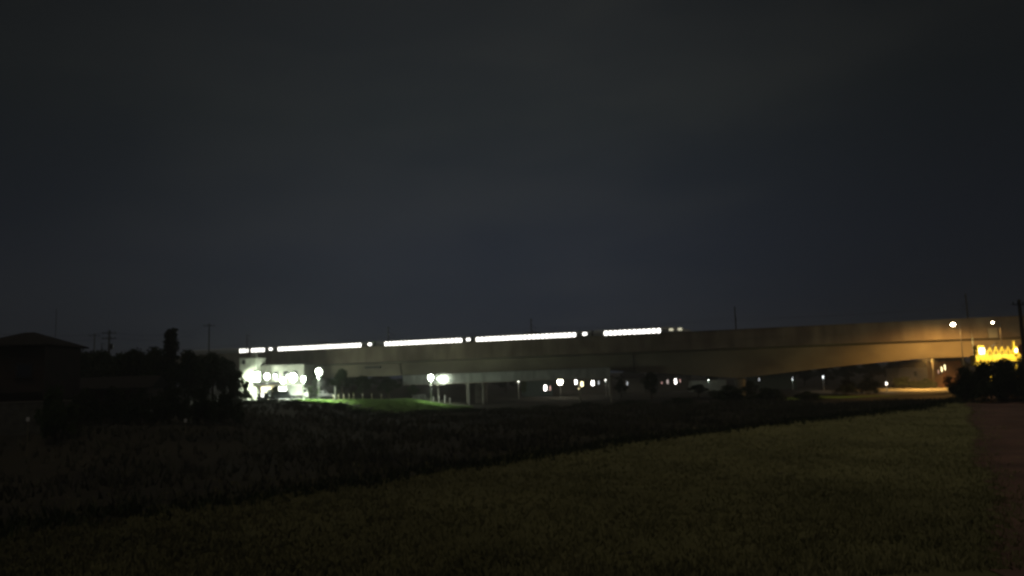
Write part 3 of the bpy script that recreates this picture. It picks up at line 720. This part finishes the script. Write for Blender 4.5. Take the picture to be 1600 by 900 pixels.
tree(818, 592, 219, 13, 'b', 'small tree lit green by the lamp beside it', None, 2)
tree(1016, 580, 168, 30, 'b', 'dark tree in front of the girder at the centre right', GN, 1)
tree(970, 592, 190, 24, 'b', 'dark tree left of the small grey fronted house', GN, 0)
tree(1090, 600, 176, 34, 'b', 'low dark tree left of the thick pier', GN, 0)
tree(1172, 594, 158, 34, 'b', 'low dark tree just right of the thick pier', GN, 1)
GF = 'trees beyond the viaduct at right'
for i, (px, yt, Y, w, lb) in enumerate([(1255, 572, 250, 44, 'far dark tree above the faint lamp'), (1290, 570, 255, 46, 'far dark tree behind the small white lamp'), (1325, 568, 245, 46, 'third far dark tree from the pier'),
        (1360, 566, 250, 48, 'far dark tree left of the lit road end'), (1396, 564, 240, 46, 'far dark tree behind the pale house left corner'), (1446, 560, 238, 50, 'far dark tree right behind the pale house'), (1492, 556, 236, 50, 'far dark tree behind the brown house')]):
    tree(px, yt, Y, w, 'b', lb, GF, i % 2)
GC = 'far trees behind the lit houses'
for i, (px, yt, w, lb) in enumerate([(790, 584, 50, 'far tree left of the bluish walled house'), (842, 581, 52, 'far tree behind the bluish walled house'), (888, 580, 50, 'far tree behind the large warm lamp'), (935, 579, 50, 'far tree behind the long dark house'),
        (985, 578, 52, 'far tree behind the grey fronted house'), (1050, 575, 56, 'far tree behind the slit window house'), (1110, 573, 56, 'far tree behind the low boundary wall'), (1180, 571, 60, 'far tree behind the long dim house'), (505, 590, 50, 'far tree behind the tall globe lamp'), (548, 588, 54, 'far tree behind the bank trees'), (595, 587, 54, 'far tree left of the capped globe lamp'), (640, 586, 54, 'far tree directly behind the pipe railing'), (735, 583, 50, 'far tree seen behind the footbridge column'), (685, 589, 50, 'far tree seen behind the bridge lamp')]):
    tree(px, yt, 290 + 7 * (i % 3), w, 'b', lb, GC, i % 2)
GR = 'bushes under the yellow platform'
for i, (px, yt, Y, w, lb) in enumerate([(1506, 571, 122, 71, 'leftmost big dark bush below the yellow platform'), (1534, 562, 120, 80, 'big dark bush under the left end of the yellow platform'), (1566, 558, 118, 83, 'big dark bush under the right end of the yellow platform'),
        (1602, 556, 116, 86, 'big dark bush at the right frame edge'), (1645, 556, 118, 93, 'dark bush just outside the right end of the platform')]):
    tree(px, yt, Y, w, 's', lb, GR, i % 2)
GB = 'dark bushes in front of the lawn and car park'
for i, (px, yt, Y, w, v, lb) in enumerate([(384, 606, 164, 24, 0, 'dark bush at the left end of the car park'), (432, 601, 165, 26, 1, 'dark bush in front of the beige shed'), (486, 603, 168, 22, 2, 'bush right of the white box truck'),
        (462, 630, 140, 40, 0, 'round dark bush in front of the white box truck'), (508, 629, 141, 18, 1, 'slim dark bush left of the square one on the lawn edge'), (532, 627, 141, 24, 0, 'square dark bush on the lawn edge'),
        (560, 643, 138, 50, 1, 'low wide dark bush right of the square bush'), (415, 628, 146, 50, 0, 'wide dark bush below the dark parked cars'), (372, 622, 140, 50, 1, 'dark bush left below the car park'), (600, 650, 132, 60, 0, 'low dark bush at the lower middle of the bank'),
        (660, 642, 138, 60, 1, 'low dark bush below the capped globe lamp'), (725, 640, 140, 60, 0, 'low dark bush at the foot of the footbridge column'), (790, 636, 142, 60, 1, 'low dark bush below the small tree lit green'), (850, 632, 146, 56, 0, 'low dark bush below the bright doorway house'),
        (915, 628, 148, 60, 1, 'low dark bush below the long dark house'), (985, 625, 148, 60, 0, 'low dark bush below the grey fronted house'), (1060, 621, 148, 60, 1, 'low dark bush below the slit window house'), (1138, 601, 146, 74, 0, 'low dark bush enlarged to hide the lit foot of the thick pier'),  # last bush enlarged to cover the pier side that sodium light leaves too bright
        (1196, 605, 147, 66, 1, 'low dark bush below the long dim house'), (1262, 611, 146, 50, 0, 'rightmost low dark bush along the far field edge'),
        (1320, 592, 166, 40, 1, 'dark bush below the viaduct behind the lit verge'), (1356, 590, 168, 40, 0, 'dark bush left of the small warm lamp'), (1412, 588, 196, 44, 1, 'dark bush between lit road and pale house'), (1446, 591, 194, 34, 0, 'smaller dark bush in front of the brown house')]):
    tree(px, yt, Y, w, 's', lb, GB, v)

# ------------------------------------------------------------------ vehicles
def wheel(parent, x_, y_, r_=.32):
    t_ = MB().tube((x_, y_ - .1, r_), (x_, y_ + .1, r_), r_, n=20).build('wheel', rubber, parent)
    MB().tube((x_, y_ - .115, r_), (x_, y_ + .115, r_), r_ * .58, n=14).build('rim', steel, t_)
def car(name, px, py, Y, rz, m_, L_, Wc, Hc, label, cat, van=False):
    p_ = at(px, py, Y); z0 = tz(p_.x, p_.y) + .06
    o_ = empty(name, (p_.x, p_.y, z0), rz, label, cat, 'cars in the car park')
    hb = Hc * (.52 if not van else .5)
    body = [(-L_ / 2, .28), (-L_ / 2, hb * .85), (-L_ / 2 + .12, hb), (L_ / 2 - .25, hb * .92), (L_ / 2, hb * .62), (L_ / 2 - .02, .28)]
    g_ = MB(); g_.sweep([[(x_, y_, z_) for x_, z_ in body] for y_ in (-Wc / 2, Wc / 2)]); g_.build('body', m_, o_, bevel=.05)
    a0, a1 = (-L_ / 2 + .1, L_ / 2 - .75) if van else (-L_ / 2 + .35, L_ / 2 - 1.15)
    cab = [(a0, hb - .02), (a0 + .15, Hc), (a1 - .7, Hc), (a1, hb - .05)]
    g_ = MB(); n_ = len(cab)
    g_.sweep([[(x_, s_ * (Wc / 2 - (.05 if z_ < Hc - .1 else .18)), z_) for x_, z_ in cab] for s_ in (-1, 1)]); g_.build('cabin', m_, o_, bevel=.04)
    for s_ in (-1, 1):
        g_ = MB(); xm = (a0 + a1) / 2 - .2; zc = (hb + Hc) / 2
        for q, ww in ((-.28, .42), (.22, .36)): g_.box((xm + q * (a1 - a0), s_ * (Wc / 2 - .10), zc), (ww * (a1 - a0), .06, (Hc - hb) * .55))
        g_.build('side_window', glass, o_)
    for x_ in (-L_ / 2 + .75, L_ / 2 - .75):
        for s_ in (-1, 1): wheel(o_, x_, s_ * (Wc / 2 - .08))
    for s_ in (-1, 1):
        MB().box((L_ / 2 + .0, s_ * (Wc / 2 - .25), hb * .72), (.06, .3, .14)).build('headlight', glass, o_)
        MB().box((-L_ / 2 - .0, s_ * (Wc / 2 - .18), hb * .8), (.05, .16, .22)).build('tail_light', mat('tail_lens', (.35, .02, .02), .3), o_)
    return o_
car('dark_minivan', 444, 617, 163, R(12), black_paint, 4.4, 1.75, 1.85, 'dark minivan parked left of the white box truck', 'car', True)
car('dark_car', 418, 618, 162, R(-8), black_paint, 4.0, 1.7, 1.5, 'dark small car parked at the left of the car park', 'car')
car('pale_car', 509, 606, 176, R(5), mat('silver_paint', (.45, .46, .47), .35), 3.6, 1.6, 1.5, 'pale grey car behind the lawn right of the tall globe lamp', 'car')
# white box truck
p = at(464, 620, 165); z0 = tz(p.x, p.y) + .06
bt = empty('box_truck', (p.x, p.y, z0), R(14), 'white box truck glaring in the lamp light', 'truck', 'cars in the car park')
MB().box((-.5, 0, 2.0), (3.2, 1.9, 2.3)).build('cargo_box', white_paint, bt, bevel=.04)
g = MB(); g.sweep([[(x_, y_, z_) for x_, z_ in ((1.2, .45), (1.2, 2.25), (1.95, 2.25), (2.35, 1.35), (2.4, .45))] for y_ in (-.85, .85)]); g.build('cab', white_paint, bt, bevel=.05)
MB().box((0, 0, .62), (4.2, .8, .25)).build('chassis', dark_steel, bt)
for s_ in (-1, 1):
    MB().box((1.65, s_ * .86, 1.75), (.6, .04, .55)).build('side_window', glass, bt)
    for x_ in (-1.2, 1.6): wheel(bt, x_, s_ * .78, .34)
    MB().box((2.41, s_ * .6, .8), (.05, .28, .2)).build('headlight', glass, bt)
p = at(410, 617, 158); z0 = tz(p.x, p.y)
o = empty('sign_lamp', (p.x, p.y, z0), 0, 'small white glowing box sign on a short post below the dark car', 'sign')
MB().tube((0, 0, 0), (0, 0, p.z - z0), .05).build('post', steel, o); MB().box((0, 0, p.z - z0), (.55, .15, .85)).build('light_box', lamp_mat('sign_white', (1, 1, .92), 2.5), o, bevel=.02)

# ------------------------------------------------------------------ posts, railing, stakes
def post(px, py, Y, h_, r_, m_, label, cat, group, name='bollard'):
    p_ = at(px, py, Y); z0 = tz(p_.x, p_.y); o_ = empty(name, (p_.x, p_.y, z0), 0, label, cat, group)
    MB().tube((0, 0, -.1), (0, 0, h_), r_, r_ * .9, 10).build('post', m_, o_); MB().ball((0, 0, h_), r_ * .95, 10, 6, .5).build('cap', m_, o_)
    MB().tube((0, 0, h_ * .72), (0, 0, h_ * .82), r_ * 1.12, n=10).build('band', white_paint, o_); return o_
names = ['first', 'second', 'third', 'fourth', 'fifth', 'sixth', 'seventh', 'eighth']
for i, px in enumerate((521, 529, 537.5, 545.5, 552.5, 567, 581, 596)):
    post(px, 621, 161 + i * .3, 1.35, .10, wood, names[i] + ' wooden post from the left along the top of the lit lawn', 'post', 'wooden posts along the lawn', 'wooden_post')
post(523.5, 606, 165, 2.9, .09, white_paint, 'tall white post standing behind the wooden lawn posts', 'post', None, 'marker_post')
for i, (px, h_) in enumerate(((677, 1.1), (686, 1.5), (695, 1.7), (703, 1.2))):
    post(px, 619, 167.5, h_, .10, white_paint, ['leftmost', 'second', 'third', 'rightmost'][i] + ' of four white posts below the bridge lamp', 'post', 'white posts under the footbridge')
p = at(655, 618, 166); z0 = tz(p.x, p.y)
o = empty('railing', (p.x, p.y, z0), R(10), 'short pale pipe railing left of the capped globe lamp', 'railing')
MB().tube((-1.3, 0, .95), (1.3, 0, .95), .04).build('top_rail', steel, o); MB().tube((-1.3, 0, .5), (1.3, 0, .5), .03).build('mid_rail', steel, o)
for x_ in (-1.3, 0, 1.3): MB().tube((x_, 0, 0), (x_, 0, .95), .04).build('upright', steel, o)
for px, py, Y, lb in ((44, 655, 64, 'small white marker stake below the garden wall'), (290, 657, 78, 'small pale marker stake in the dark field below the conifer')):
    p = at(px, py, Y); z0 = tz(p.x, p.y); o = empty('marker_stake', (p.x, p.y, z0), 0, lb, 'stake')
    MB().tube((0, 0, -.1), (0, 0, max(.5, p.z - z0)), .03).build('stake', wood, o); MB().box((0, -.04, max(.5, p.z - z0)), (.28, .02, .34)).build('plate', white_paint, o)

# ------------------------------------------------------------------ humid night air
hz_ = MB().box((0, 330, 19), (1600, 900, 41)).build('haze', mat('haze_dummy', (1, 1, 1)))
vm = bpy.data.materials.new('night_haze'); vm.use_nodes = True; vn = vm.node_tree; vn.nodes.clear()
vo = vn.nodes.new('ShaderNodeOutputMaterial'); pv = vn.nodes.new('ShaderNodeVolumePrincipled')
pv.inputs['Density'].default_value = .0008; pv.inputs['Color'].default_value = (.9, .92, .95, 1); pv.inputs['Anisotropy'].default_value = .35
vn.links.new(pv.outputs[0], vo.inputs['Volume']); hz_.data.materials.clear(); hz_.data.materials.append(vm); hz_['kind'] = 'stuff'
